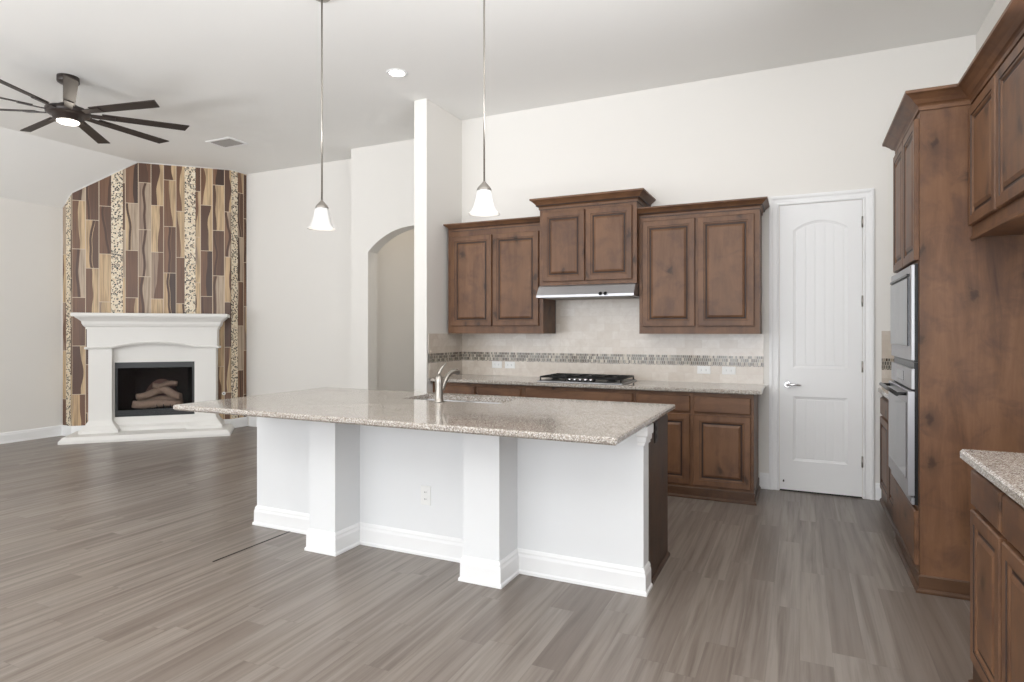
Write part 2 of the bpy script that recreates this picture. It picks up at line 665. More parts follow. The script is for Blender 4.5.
# ---------------------------------------------------------------- room shell
XL, XR, XRIDGE = -8.82, 1.226, -8.08       # left wall, right wall, foot of the ceiling slope
YB, YF, YA = 5.80, 6.46, 6.12              # kitchen back wall, living-room far wall, arch wall
YREAR = -4.0
ZC, ZLOW = 3.655, 3.0
XW0, XW1, YW = -3.46, -3.315, 5.105        # wing wall beside the kitchen run

struct('floor', MB().box(XL - 0.2, XR + 0.2, YREAR - 0.2, 8.0, -0.15, 0.0), M['floor'])
cp = [(XRIDGE, ZC), (XR + 0.2, ZC), (XR + 0.2, ZC + 0.2), (XL - 0.2, ZC + 0.2), (XL - 0.2, ZLOW - 0.208), (XL, ZLOW)]
struct('ceiling', MB().prism(cp, YREAR - 0.2, 8.0, fn=lambda a, b, h: (a, h, b)), M['ceil'])
struct('wall_left', MB().box(XL - 0.2, XL, YREAR - 0.2, 6.7, 0, ZLOW), M['wall'])
struct('wall_far', MB().box(XL, -5.09, YF, YF + 0.2, 0, ZC), M['wall'])
# arch wall
ax0, ax1, spring, rise = -4.828, -3.49, 2.352, 0.277
hc = (ax1 - ax0) / 2
rad = (hc * hc + rise * rise) / (2 * rise)
amid = (ax0 + ax1) / 2
half = math.asin(hc / rad)
arch = [(amid + rad * math.sin(a), spring + rise - rad + rad * math.cos(a)) for a in [-half + 2 * half * k / 28 for k in range(29)]]
pl = [(-5.09, 0), (ax0, 0)] + arch + [(ax1, 0), (XW1 - 0.02, 0), (XW1 - 0.02, ZC), (-5.09, ZC)]
struct('wall_arch', MB().prism(pl, YA, YA + 0.18, fn=lambda a, b, h: (a, h, b)), M['wall'])
struct('wall_jog', MB().box(-5.09, -4.93, YA + 0.18, YF + 0.2, 0, ZC), M['wall'])
struct('wall_hall', MB().box(-4.93, XW1 + 0.2, 7.35, 7.5, 0, ZC).box(-4.99, -4.93, YF + 0.2, 7.5, 0, ZC).box(XW1 + 0.02, XW1 + 0.2, YB + 0.2, 7.35, 0, ZC), M['wall'])
hl = area_light('hall_lamp', (-4.1, 6.85, 3.6), (0, 0, 0), 0.3, 0.3, 5, (1.0, 0.9, 0.78))
struct('wall_wing', MB().box(XW0, XW1, YW, YA, 0, ZC), M['wall'])
struct('wall_back', MB().box(XW1, XR + 0.2, YB, YB + 0.2, 0, ZC), M['wall'])
# right wall, with an unseen opening added beside the camera for the side fill
struct('wall_right', MB().box(XR, XR + 0.2, 2.6, YB, 0, ZC).box(XR, XR + 0.2, YREAR - 0.2, 0.2, 0, ZC)
       .box(XR, XR + 0.2, 0.2, 2.6, 0, 1.08).box(XR, XR + 0.2, 0.2, 2.6, 2.5, ZC), M['wall'])
# rear wall with three tall window openings
mb = MB()
xs = [XL] + [v for ab in WIN_REAR for v in ab] + [XR]
for i in range(0, len(xs), 2):
    mb.box(xs[i], xs[i + 1], YREAR - 0.2, YREAR, 0, ZC)
for a, b in WIN_REAR:
    mb.box(a, b, YREAR - 0.2, YREAR, 0, 0.45)
    mb.box(a, b, YREAR - 0.2, YREAR, 3.05, ZC)
struct('wall_rear', mb, M['wall'])

# baseboards
BB = [(0, 0), (0.022, 0), (0.022, 0.016), (0.015, 0.022), (0.014, 0.1), (0.010, 0.115), (0.010, 0.123), (0.004, 0.134), (0, 0.136)]
struct('baseboard_left', MB().sweep([(XL, YREAR), (XL, 4.836)], BB), M['white'])
struct('baseboard_far', MB().sweep([(-7.226, YF), (-5.09, YF)], BB), M['white'])
struct('baseboard_arch', MB().sweep([(-5.09, YA), (ax0, YA)], BB), M['white'])
struct('baseboard_wing', MB().sweep([(XW0, YA), (XW0, YW), (XW1, YW)], BB), M['white'])
struct('baseboard_back', MB().sweep([(-0.318, YB), (-0.24, YB)], BB).sweep([(0.556, YB), (0.60, YB)], BB), M['white'])
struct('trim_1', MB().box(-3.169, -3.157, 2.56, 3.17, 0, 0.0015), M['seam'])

# ---------------------------------------------------------------- tiled chimney corner
fa, fb = Vector((-8.61, 4.836)), Vector((-7.275, 6.171))
slope = (ZC - ZLOW) / (XRIDGE - XL)
ztop = lambda x: ZC if x >= XRIDGE else ZC - (XRIDGE - x) * slope
flen = (fb - fa).length
CW = flen / 13
tw = thing('fireplace_tile_wall', 'tall corner wall of vertical wood-look tiles with pebble strips behind the white mantel', 'tile wall', (-8.0, 5.6, 0))
TL = Vector((-8.0, 5.6, 0))


def wpt(p, z):
    return Vector((p.x, p.y, z)) - TL


def tile_strip(mb, p, q, u0, mi=0, z0=0.0, lift=0.0, z1=None):
    """vertical wall piece from plan point p to q with sloped top"""
    d = (q - p)
    n = Vector((d.y, -d.x)).normalized() * lift
    ts = [0.0, 1.0]
    if (p.x - XRIDGE) * (q.x - XRIDGE) < 0:
        ts.insert(1, (XRIDGE - p.x) / (q.x - p.x))
    for a, b in zip(ts, ts[1:]):
        A, B = p + d * a, p + d * b
        L = d.length
        ua, ub = u0 + L * a, u0 + L * b
        za, zb = ztop(A.x) - 0.002, ztop(B.x) - 0.002
        if z1 is not None:
            za = zb = z1
        A, B = A + n, B + n
        mb.face([wpt(A, z0), wpt(B, z0), wpt(B, zb), wpt(A, za)], mi, uv=[(ua, z0), (ub, z0), (ub, zb), (ua, za)])


mb = MB()
dirv = (fb - fa).normalized()
la, rb = Vector((XL + 0.001, fa.y)), Vector((fb.x, YF - 0.001))
tile_strip(mb, la, fa, -0.2 * CW - (fa - la).length)
# the front is left open behind the firebox
ou = -1.675 - fa.dot(Vector((1, 1)) / math.sqrt(2))
o0, o1 = ou - 0.47, ou + 0.47
tile_strip(mb, fa, fa + dirv * o0, 0.0)
tile_strip(mb, fa + dirv * o1, fb, o1)
tile_strip(mb, fa + dirv * o0, fa + dirv * o1, o0, z0=0.97)
tile_strip(mb, fa + dirv * o0, fa + dirv * o1, o0, z1=0.245)
tile_strip(mb, fb, rb, flen)
mb.build('tile_panel', M['tile'], tw)


def pebble(p, q, u0, z0=0.0):
    mb = MB()
    tile_strip(mb, p, q, u0, z0=z0, lift=0.004)
    mb.build('pebble_strip', M['pebble'], tw)


pebble(fa + dirv * CW * 3.04, fa + dirv * CW * 3.96, 3.0, 1.0)
pebble(fa + dirv * CW * 9.04, fa + dirv * CW * 9.96, 5.0, 1.0)
pebble(fa + (la - fa) * 0.58, fa + (la - fa) * 0.1, 7.0)
pebble(fb + (rb - fb) * 0.04, fb + (rb - fb) * 0.42, 9.0)
# slim cream edge trim round the tiles
mb = MB()
ridge = fa + dirv * ((XRIDGE - fa.x) / dirv.x)
nn = Vector((dirv.y, -dirv.x)) * 0.003
ep = [wpt(la + Vector((0.005, -0.003)), 0.14), wpt(la + Vector((0.005, -0.003)), ztop(la.x) - 0.006), wpt(fa + nn, ztop(fa.x) - 0.006), wpt(ridge + nn, ZC - 0.006),
      wpt(fb + nn, ZC - 0.006), wpt(rb + Vector((0.003, -0.005)), ZC - 0.006), wpt(rb + Vector((0.003, -0.005)), 0.14)]
for p_, q_ in zip(ep, ep[1:]):
    mb.tube([p_, q_], 0.006, 6)
mb.build('edge_trim', M['stone'], tw)
# base strips closing the foot of the returns
mb = MB()
mb.sweep([(la.x - TL.x, la.y - TL.y), (fa.x - TL.x, fa.y - TL.y), (fa.x + dirv.x * 0.15 - TL.x, fa.y + dirv.y * 0.15 - TL.y)], BB)
mb.sweep([(fb.x - dirv.x * 0.15 - TL.x, fb.y - dirv.y * 0.15 - TL.y), (fb.x - TL.x, fb.y - TL.y), (rb.x - TL.x, rb.y - TL.y)], BB)
mb.build('base_trim', M['white'], tw)

# ---------------------------------------------------------------- mantel (local: x along the wall, -y out of the wall)
fc = (fa + fb) / 2
un = dirv
ctr_u = -1.675
c_now = fc.dot(Vector((1, 1)) / math.sqrt(2))
fo = fc + un * (ctr_u - c_now)
FL = (fo.x, fo.y, 0)
mt = thing('fireplace_mantel', 'white cast stone mantel with deep cornice, two legs and splayed hearth around the firebox', 'fireplace', FL, R(45))
hearth_poly = [(-0.955, -0.655), (0.945, -0.655), (0.945, -0.002), (-0.955, -0.002)]
mb = MB()
q = offs(hearth_poly, 0.035)
mb.grid([[(a, b, 0) for a, b in hearth_poly], [(a, b, 0.03) for a, b in hearth_poly], [(a, b, 0.075) for a, b in q]], 0, False, True, True, True)
mb.build('hearth', M['stone'], mt)
LEG0, LEG1, NL = 0.478, 0.752, 0.29
for sgn in (-1, 1):
    mb = MB()
    a, b = sorted((sgn * LEG0, sgn * (LEG1 - 0.015)))
    mb.box(a, b, -NL, -0.002, 0.075, 1.145, e=0.004)
    base = [(0.115, 0.075), (0.115, 0.115), (0.095, 0.125), (0.07, 0.15), (0.045, 0.165), (0.02, 0.20), (0.0, 0.225), (0, 0.075)]
    mb.sweep([(a, -0.002), (a, -NL), (b, -NL), (b, -0.002)], [(o * 0.75, z) for o, z in base])
    mb.build('leg', M['stone'], mt)
# surround panel with firebox opening
FB0, FB1, FZ0, FZ1 = -0.468, 0.468, 0.25, 0.965
mb = MB()
fyz = lambda a, b, h: (a, h, b)
NS = 0.20
mb.box(-0.478, FB0, -NS, -0.002, 0.075, 1.2)
mb.box(FB1, 0.478, -NS, -0.002, 0.075, 1.2)
mb.box(FB0, FB1, -NS, -0.002, 0.075, FZ0)
mb.box(FB0, FB1, -NS, -0.002, FZ1, 1.24)
mb.sweep([(-0.478, -NS), (0.478, -NS)], [(0, 0.075), (0.05, 0.075), (0.05, 0.12), (0.02, 0.135), (0, 0.15)])
mb.build('surround', M['stone'], mt)
# frieze with arched lower edge
na = 20
hw, rise2 = 0.478, 0.062
Rr = (hw * hw + rise2 * rise2) / (2 * rise2)
arc = [(x, 1.15 + rise2 - Rr + math.sqrt(Rr * Rr - x * x)) for x in [-hw + 2 * hw * k / na for k in range(na + 1)]]
pl = [(-LEG1, 1.14)] + arc + [(LEG1, 1.14), (LEG1, 1.46), (-LEG1, 1.46)]
mb = MB().prism(pl, -NL, -0.002, fn=fyz)
mb.build('frieze', M['stone'], mt)
# astragal moulding following legs and arch
mprof = [(0, 0), (0.010, 0.002), (0.012, 0.010), (0.022, 0.016), (0.024, 0.028), (0.012, 0.034), (0, 0.034)]
mb = MB()
pth = [(-LEG1 - 0.0, 1.135), (-hw, 1.135)] + arc[0:1] + arc[1:-1] + arc[-1:] + [(hw, 1.135), (LEG1, 1.135)]
pth = [(-LEG1, 1.14)] + arc + [(LEG1, 1.14)]
rings = []
for i, (x, z) in enumerate(pth):
    rings.append([(x, -NL - o, z + h) for o, h in mprof])
mb.grid(rings, 0, False, True, True, True)
for sgn in (-1, 1):
    mb.box(sgn * LEG1, sgn * (LEG1 + 0.024), -NL - 0.022, -0.002, 1.144, 1.170)
mb.build('astragal', M['stone'], mt)
# cornice and shelf
mb = MB()
cor = [(0, 1.40), (0.012, 1.40), (0.012, 1.425), (0.03, 1.44), (0.045, 1.47), (0.05, 1.50), (0.085, 1.535), (0.105, 1.55), (0.105, 1.56), (0, 1.56)]
mb.sweep([(-LEG1, -0.002), (-LEG1, -NL), (LEG1, -NL), (LEG1, -0.002)], cor)
mb.box(-LEG1, LEG1, -NL, -0.002, 1.45, 1.56)
mb.build('cornice', M['stone'], mt)
mb = MB().box(-0.893, 0.888, -NL - 0.135, -0.002, 1.56, 1.607, e=0.008)
mb.build('mantel_shelf', M['stone'], mt)

# gas fireplace insert
fi = thing('gas_fireplace', 'black gas fireplace insert with glass front set in the white mantel surround', 'fireplace insert', FL, R(45))
mb = MB()
b0, b1 = FB0 + 0.001, FB1 - 0.001
z0, z1 = FZ0 + 0.001, FZ1 - 0.001
yf = -NS + 0.012
mb.box(b0, b1, yf, yf + 0.03, z1 - 0.075, z1)
mb.box(b0, b1, yf, yf + 0.03, z0, z0 + 0.085)
mb.box(b0, b0 + 0.03, yf, yf + 0.03, z0 + 0.085, z1 - 0.075)
mb.box(b1 - 0.03, b1, yf, yf + 0.03, z0 + 0.085, z1 - 0.075)
for k in range(3):
    mb.box(b0 + 0.04, b1 - 0.04, yf - 0.004, yf, z0 + 0.02 + k * 0.022, z0 + 0.032 + k * 0.022)
mb.build('face_frame', M['black'], fi)
mb = MB()
ix0, ix1, iz0, iz1, iy0, iy1 = b0 + 0.005, b1 - 0.005, z0 + 0.02, z1 - 0.02, yf + 0.031, yf + 0.42
bx0, bx1 = ix0 + 0.14, ix1 - 0.14
P8 = lambda y, a, b: [(a, y, iz0), (b, y, iz0), (b, y, iz1), (a, y, iz1)]
mb.grid([P8(iy0, ix0, ix1), P8(iy1, bx0, bx1)], 0, False)
mb.face([(bx0, iy1, iz0), (bx1, iy1, iz0), (bx1, iy1, iz1), (bx0, iy1, iz1)])
mb.build('firebox', M['firebox'], fi)
pan = [(0.24 * math.cos(PI * k / 14) - 0.0, iz0 + 0.02 + 0.42 * math.sin(PI * k / 14)) for k in range(15)]
MB().prism(pan, iy1 - 0.02, iy1 - 0.004, fn=fyz).build('lit_refractory_patch', M['refract'], fi)  # lighter arched patch paints the light on the firebox back
mb = MB().box(ix0 + 0.024, ix1 - 0.024, yf + 0.014, yf + 0.018, z0 + 0.086, z1 - 0.076)
mb.build('glass', M['fglass'], fi)
zz = iz0
mb = MB()
rings = []
for k in range(5):
    s_ = 1 - k * 0.16
    rings.append([(0.02 + 0.27 * s_ * math.cos(a) * (1 + 0.08 * math.sin(5 * a)), iy0 + 0.19 + 0.13 * s_ * math.sin(a), zz + 0.045 * math.sqrt(k / 4)) for a in [2 * PI * j / 22 for j in range(22)]])
mb.grid(rings, 0, True, True, True, True)
mb.build('ember_bed', M['ember'], fi)
mb = MB()
for k in range(7):
    x = -0.24 + k * 0.08
    mb.tube([(x, iy0 + 0.05, zz + 0.12), (x, iy0 + 0.07, zz + 0.07), (x, iy0 + 0.30, zz + 0.07)], 0.006, 6)
for y in (0.07, 0.28):
    mb.tube([(-0.26, iy0 + y, zz + 0.065), (0.26, iy0 + y, zz + 0.065)], 0.007, 6)
for x in (-0.22, 0.22):
    for y in (0.08, 0.27):
        mb.tube([(x, iy0 + y, zz), (x, iy0 + y, zz + 0.07)], 0.007, 6)
mb.build('grate', M['iron'], fi)
logs = [((-0.29, 0.08, 0.125), (0.29, 0.10, 0.125), 0.052), ((-0.26, 0.25, 0.15), (0.28, 0.24, 0.15), 0.07),
        ((-0.25, 0.10, 0.22), (0.12, 0.26, 0.31), 0.046), ((0.28, 0.10, 0.21), (-0.05, 0.24, 0.34), 0.048),
        ((-0.07, 0.16, 0.36), (0.22, 0.24, 0.385), 0.036)]
for (p, q, r) in logs:
    p, q = Vector(p), Vector(q)
    n = 9
    pts, rr = [], []
    for k in range(n):
        t_ = k / (n - 1)
        c = p.lerp(q, t_) + Vector((0, 0.008 * math.sin(7 * t_ + r * 90), 0.010 * math.sin(9 * t_ + r * 50)))
        pts.append((c.x, iy0 + c.y, zz + c.z))
        rr.append(r * (0.78 + 0.3 * abs(math.sin(3.1 * t_ + r * 70))))
    MB().tube(pts, rr, 10).build('log', M['logm'], fi)

# gas key valve on the tile
gv = thing('gas_key_valve', 'small round white gas valve cover on the tile right of the mantel', 'valve',
           (fo.x + un.x * 0.81 + un.y * 0.006, fo.y + un.y * 0.81 - un.x * 0.006, 0.50), R(45))
MB().prism([(0.024 * math.cos(2 * PI * k / 20), 0.024 * math.sin(2 * PI * k / 20)) for k in range(20)], -0.006, 0.006, fn=fyz).build('flange', M['plastic'], gv)
MB().prism([(0.007 * math.cos(2 * PI * k / 12), 0.007 * math.sin(2 * PI * k / 12)) for k in range(12)], -0.012, -0.006, fn=fyz).build('key_hole', M['slot'], gv)

# ---------------------------------------------------------------- cabinets
W2 = [M['wood'], M['glaze']]
W2H = [M['woodh'], M['glaze']]
DOOR = [(0, 0, 0), (0, 0.016, 0), (0.004, 0.022, 0), (0.046, 0.022, 1), (0.048, 0.018, 0), (0.057, 0.017, 0), (0.063, 0.010, 1), (0.072, 0.009, 1), (0.076, 0.012, 0), (0.092, 0.019, 0), (0.1, 0.019, 0)]
DRAWER = [(0, 0, 0), (0, 0.014, 0), (0.004, 0.019, 0), (0.008, 0.021, 0), (0.02, 0.021, 0)]
CROWN = [(0, 0), (0.008, 0), (0.008, 0.018), (0.014, 0.026), (0.022, 0.030), (0.036, 0.048), (0.056, 0.066), (0.07, 0.074), (0.07, 0.088), (0, 0.088)]


def add_door(root, x0, x1, z0, z1, y):
    MB().panel(x0, x1, z0, z1, y, DOOR).build('door', W2, root)


def add_drawer(root, x0, x1, z0, z1, y):
    MB().panel(x0, x1, z0, z1, y, DRAWER).build('drawer', W2H, root)


def crown(root, x0, x1, d, z, scale=1.0, left=True, right=True, yb=0.0):
    pr = [(o * scale, z + h * scale) for o, h in CROWN]
    path = []
    if left: path.append((x0, yb))
    path += [(x0, -d), (x1, -d)]
    if right: path.append((x1, yb))
    mb = MB().sweep(path, pr)
    mb.sweep(path, [(0.0, z - 0.005), (0.005, z - 0.005), (0.005, z), (0.0, z)], mi=1)
    mb.sweep(path, [(0.0225 * scale, z + 0.026 * scale), (0.027 * scale, z + 0.027 * scale), (0.030 * scale, z + 0.034 * scale), (0.022 * scale, z + 0.034 * scale)], mi=1)
    mb.build('crown_molding', W2H, root)


def upper(name, label, loc, rot, W, d, z0, z1, doors, dz0, dz1, crown_h, left=True, right=True, group=None, cl=0.0):
    r = thing(name, label, 'cabinet', (loc[0], loc[1], 0), rot, group)
    mb = MB().box(0, W, -d, -0.001, z0, z1)
    mb.build('body', W2, r)
    for a, b in doors:
        add_door(r, a, b, dz0, dz1, -d)
    crown(r, cl, W, d, z1 - 0.088 * crown_h, crown_h, left, right)
    return r


# back-wall uppers (front faces -y, wall at y = YB)
upper('wall_cabinet', 'two-door knotty brown wall cabinet against the white wing wall, left of the hood', (-3.280, YB - 0.012), 0,
      -2.226 + 3.280, 0.33, 1.350, 2.466, [(0.042, 0.508), (0.520, 1.012)], 1.425, 2.335, 0.8, cl=0.03)
upper('wall_cabinet', 'two-door knotty brown wall cabinet between the hood and the white door', (-1.300, YB - 0.012), 0,
      -0.302 + 1.300, 0.33, 1.350, 2.465, [(0.032, 0.484), (0.508, 0.958)], 1.415, 2.345, 0.9)
upper('hood_cabinet', 'raised short two-door brown cabinet directly above the steel range hood', (-2.224, YB), 0,
      0.922, 0.43, 1.80, 2.612, [(0.035, 0.446), (0.458, 0.884)], 1.835, 2.485, 1.08)

# range hood
hd = thing('range_hood', 'stainless steel under-cabinet range hood above the gas cooktop', 'range hood', (-1.763, YB - 0.012, 0))
hw_ = 0.458
prof = [(-0.001, 1.798), (-0.44, 1.798), (-0.455, 1.785), (-0.512, 1.705), (-0.512, 1.684), (-0.001, 1.684)]
mb = MB().prism([(a, b) for a, b in prof], -hw_, hw_, fn=lambda a, b, h: (h, a, b))
mb.build('housing', M['steel'], hd)
for x in (0.16, 0.205):
    MB().tube([(x, -0.505, 1.712), (x, -0.53, 1.705)], 0.014, 14).build('knob', M['black'], hd)
MB().box(-0.40, 0.40, -0.46, -0.08, 1.678, 1.6845).build('filter', M['vent'], hd)


def base_cab(label, loc, rot, W, d, doors, drawers, group=None, dz=(0.113, 0.69), rz=(0.708, 0.842), name='base_cabinet'):
    r = thing(name, label, 'cabinet', (loc[0], loc[1], 0), rot, group)
    MB().box(0, W, -d, -0.001, 0, 0.872).build('body', W2, r)
    for a, b in doors:
        add_door(r, a, b, dz[0], dz[1], -d)
    for a, b in drawers:
        add_drawer(r, a, b, rz[0], rz[1], -d)
    return r


def base_trim(r, path):
    MB().sweep(path, [(0, 0), (0.02, 0), (0.02, 0.012), (0.010, 0.022), (0.007, 0.022), (0.007, 0.085), (0.002, 0.092), (0, 0.092)]).build('base_trim', M['plinth'], r)


X0 = XW1 + 0.002
BD = YB - 5.215
r = base_cab('brown base cabinet under the counter beside the wing wall, behind the faucet', (X0, YB, 0), 0, -2.315 - X0, BD,
             [(0.03, 0.482), (0.512, 0.965)], [(0.03, 0.482), (0.512, 0.965)])
base_trim(r, [(0, -BD), (-2.315 - X0, -BD)])
r = base_cab('wide brown base cabinet directly below the gas cooktop', (-2.313, YB, 0), 0, 1.036, BD,
             [(0.02, 0.508), (0.53, 1.018)], [(0.02, 1.018)])
base_trim(r, [(0, -BD), (1.036, -BD)])
r = base_cab('two-door brown base cabinet at the counter end next to the white door', (-1.275, YB, 0), 0, 0.945, BD,
             [(0.02, 0.455), (0.485, 0.922)], [(0.02, 0.455), (0.485, 0.922)])
base_trim(r, [(0, -BD), (0.945, -BD), (0.945, -0.001)])


def slab(poly, z0, z1, e=0.008):
    return MB().prism(poly, z0, z1, e=e)


tag(slab([(X0, YB - 0.001), (X0, 5.155), (-0.268, 5.155), (-0.268, YB - 0.001)], 0.874, 0.908).build('countertop', M['granite']),
    'speckled granite countertop along the back wall holding the cooktop', 'countertop')

# backsplash
def tiles(mb, p, q, z0, z1, n, th, u0=0.0):
    """tile sheet from plan point p to q, facing n"""
    p, q, n = Vector(p), Vector(q), Vector(n)
    P, Q = p + n * th, q + n * th
    p, q = p + n * 0.001, q + n * 0.001
    L = (q - p).length
    mb.face([(P.x, P.y, z0), (Q.x, Q.y, z0), (Q.x, Q.y, z1), (P.x, P.y, z1)], uv=[(u0, z0), (u0 + L, z0), (u0 + L, z1), (u0, z1)])
    for a, b, c, d, in (((p.x, p.y, z0), (P.x, P.y, z0), (P.x, P.y, z1), (p.x, p.y, z1)), ((q.x, q.y, z0), (Q.x, Q.y, z0), (Q.x, Q.y, z1), (q.x, q.y, z1)),
                        ((p.x, p.y, z1), (q.x, q.y, z1), (Q.x, Q.y, z1), (P.x, P.y, z1)), ((p.x, p.y, z0), (q.x, q.y, z0), (Q.x, Q.y, z0), (P.x, P.y, z0))):
        mb.face([a, b, c, d], uv=[(0, 0)] * 4)


MZ0, MZ1 = 1.0605, 1.152


def backsplash(label, loc, fields, band):
    r = thing('tile_backsplash', label, 'backsplash', (loc[0], loc[1], 0))
    L_ = lambda p: (p[0] - loc[0], p[1] - loc[1])
    mb = MB()
    for p, q, z0, z1, n, u0 in fields:
        tiles(mb, L_(p), L_(q), z0, z1, n, 0.010, u0)
    mb.build('tile_field', M['trav'], r)
    p, q, n = band
    mb = MB()
    tiles(mb, L_(p), L_(q), MZ0, MZ1, n, 0.012)
    mb.build('mosaic_band', M['mosaic'], r)


backsplash('long cream stone subway tile backsplash with mosaic band behind the gas cooktop', (-1.8, YB),
           [((X0, YB), (-0.288, YB), 0.908, 1.349, (0, -1), 0.0), ((-2.223, YB), (-1.303, YB), 1.349, 1.684, (0, -1), 1.0935)],
           ((X0, YB), (-0.288, YB), (0, -1)))
backsplash('short cream tile backsplash with mosaic band on the wing wall beside the faucet', (XW1, 5.46),
           [((XW1, YW + 0.03), (XW1, YB - 0.0105), 0.908, 1.349, (1, 0), 0.0)], ((XW1, YW + 0.03), (XW1, YB - 0.0125), (1, 0)))
backsplash('narrow cream tile backsplash in the corner between white door and wall oven', (0.9, YB),
           [((0.60, YB), (XR, YB), 0.914, 1.375, (0, -1), 0.0)], ((0.60, YB), (XR, YB), (0, -1)))
backsplash('cream tile backsplash on the right wall hidden behind the tall oven cabinet', (XR, 5.2),
           [((XR, YB - 0.0105), (XR, 4.702), 0.914, 1.375, (-1, 0), 0.0)], ((XR, YB - 0.0125), (XR, 4.702), (-1, 0)))

# cooktop
ck = thing('gas_cooktop', 'black gas cooktop with cast iron grates and front knobs on the granite counter', 'cooktop', (-1.785, 5.46, 0.908))
MB().box(-0.40, 0.40, -0.265, 0.25, 0, 0.012, e=0.004).build('tray', M['steel'], ck)
MB().box(-0.385, 0.385, -0.245, 0.235, 0.0121, 0.016).build('burner_deck', M['black'], ck)
for gx in (-0.255, 0.0, 0.255):
    mb = MB()
    w2 = 0.122
    z_ = 0.046
    bar = lambda p, q: mb.tube([p, q], 0.0075, 6)
    ya, yb = (-0.16 if gx == 0 else -0.225), 0.22
    for x in (-w2, 0, w2):
        bar((gx + x, ya, z_), (gx + x, yb, z_))
    for y in (ya, (ya + yb) / 2 - 0.09, (ya + yb) / 2 + 0.09, yb):
        bar((gx - w2, y, z_), (gx + w2, y, z_))
    for x in (-w2, w2):
        for y in (ya, yb):
            bar((gx + x, y, 0.015), (gx + x, y, z_))
    mb.build('grate', M['iron'], ck)
for bxp, byp in ((-0.265, -0.12), (-0.265, 0.12), (0, 0.04), (0.265, -0.12), (0.265, 0.12)):
    MB().lathe([(0.045, 0.0155), (0.045, 0.022), (0.032, 0.024), (0.032, 0.032), (0.0, 0.033)], 20, (bxp, byp, 0), cap0=True).build('burner', M['iron'], ck)
for k in range(5):
    MB().lathe([(0.019, 0.0155), (0.017, 0.036), (0.012, 0.040), (0, 0.040)], 16, (-0.10 + k * 0.05, -0.205, 0), cap0=True).build('knob', M['chrome'], ck)


# outlets -------------------------------------------------------------
def outlet(loc, rot, label, horizontal, plate=None, switch=False, group=None, name='wall_outlet'):
    r = thing(name, label, 'outlet', loc, rot, group)
    w_, h_ = (0.058, 0.036) if horizontal else (0.036, 0.058)
    pm = plate or M['plastic']
    MB().panel(-w_, w_, -h_, h_, 0, [(0, 0, 0), (0, 0.003, 0), (0.003, 0.006, 0)]).build('cover_plate', pm, r)
    for s_ in (-1, 1):
        a, b = (s_ * 0.021, 0) if horizontal else (0, s_ * 0.021)
        mb = MB().panel(a - 0.014, a + 0.014, b - 0.014, b + 0.014, -0.006, [(0, 0, 0), (0, 0.001, 0), (0.001, 0.002, 0)])
        o = mb.build('socket', pm, r)
        mb = MB()
        for q in (-0.005, 0.005):
            if horizontal: mb.box(a - 0.004, a + 0.004, -0.0087, -0.0079, b + q - 0.0012, b + q + 0.0012)
            else: mb.box(a + q - 0.0012, a + q + 0.0012, -0.0087, -0.0079, b - 0.004, b + 0.004)
        mb.build('slot', M['slot'], o)
    return r


yo = YB - 0.010
outlet((-2.885, yo, 1.022), 0, 'leftmost white outlet on the tile backsplash, behind the faucet', True)
outlet((-2.735, yo, 1.022), 0, 'second white outlet from the left on the backsplash, just left of the cooktop', True)
outlet((-0.79, yo, 1.022), 0, 'white outlet on the backsplash right of the cooktop, nearer the cooktop', True)
outlet((-0.575, yo, 1.022), 0, 'white outlet on the backsplash at the right end nearest the white door', True)

# ---------------------------------------------------------------- door
dr = bpy.data.objects.new('door_1', None)
COL.objects.link(dr)
dr['kind'] = 'structure'
dr['label'] = 'white arched two-panel pantry door with plank grooves and lever handle'
DX0, DX1, DZ0, DZ1 = -0.158, 0.462, 0.012, 2.452
dr.location = ((DX0 + DX1) / 2, YB, 0)
hwid = (DX1 - DX0) / 2
ys = -0.010       # slab face
outer = [(-hwid, DZ0), (hwid, DZ0), (hwid, DZ1), (-hwid, DZ1)]
pw = hwid - 0.105


def arch_top(x, zs, rise_, hw2):
    Rr = (hw2 * hw2 + rise_ * rise_) / (2 * rise_)
    return zs + rise_ - Rr + math.sqrt(max(0, Rr * Rr - x * x))


up0, ups, upr = 1.058, 2.235, 0.075
P_up = [(-pw, up0), (pw, up0)] + [(x, arch_top(x, ups, upr, pw)) for x in [pw - 2 * pw * k / 16 for k in range(17)]]
P_lo = [(-pw, 0.265), (pw, 0.265), (pw, 0.815), (-pw, 0.815)]
mb = MB()
fm = lambda a, b, h: (a, ys + h, b)
polys = [[Vector((p[0], p[1], 0)) for p in pl_] for pl_ in (outer, P_up, P_lo)]
flat = [p for pl_ in polys for p in pl_]
for t3 in tessellate_polygon(polys):
    mb.face([fm(flat[i].x, flat[i].y, 0) for i in t3])
mb.grid([[fm(a, b, 0) for a, b in outer], [fm(a, b, 0.0095) for a, b in outer]], 0, False)
for pl_ in (P_up, P_lo):
    lp = [(0, 0), (0.006, 0.004), (0.014, 0.006), (0.020, 0.0085)]
    mb.grid([[fm(a, b, h) for a, b in (offs(pl_, i) if i else pl_)] for i, h in lp], 0, False)
    q = offs(pl_, 0.020)
    for t3 in tessellate_polygon([[Vector((p[0], p[1], 0)) for p in q]]):
        mb.face([fm(q[i][0], q[i][1], 0.0085) for i in t3])
mb.build('slab', M['white'], dr)
mb = MB()
npk, pi_ = 5, pw - 0.026
pwid = 2 * pi_ / npk
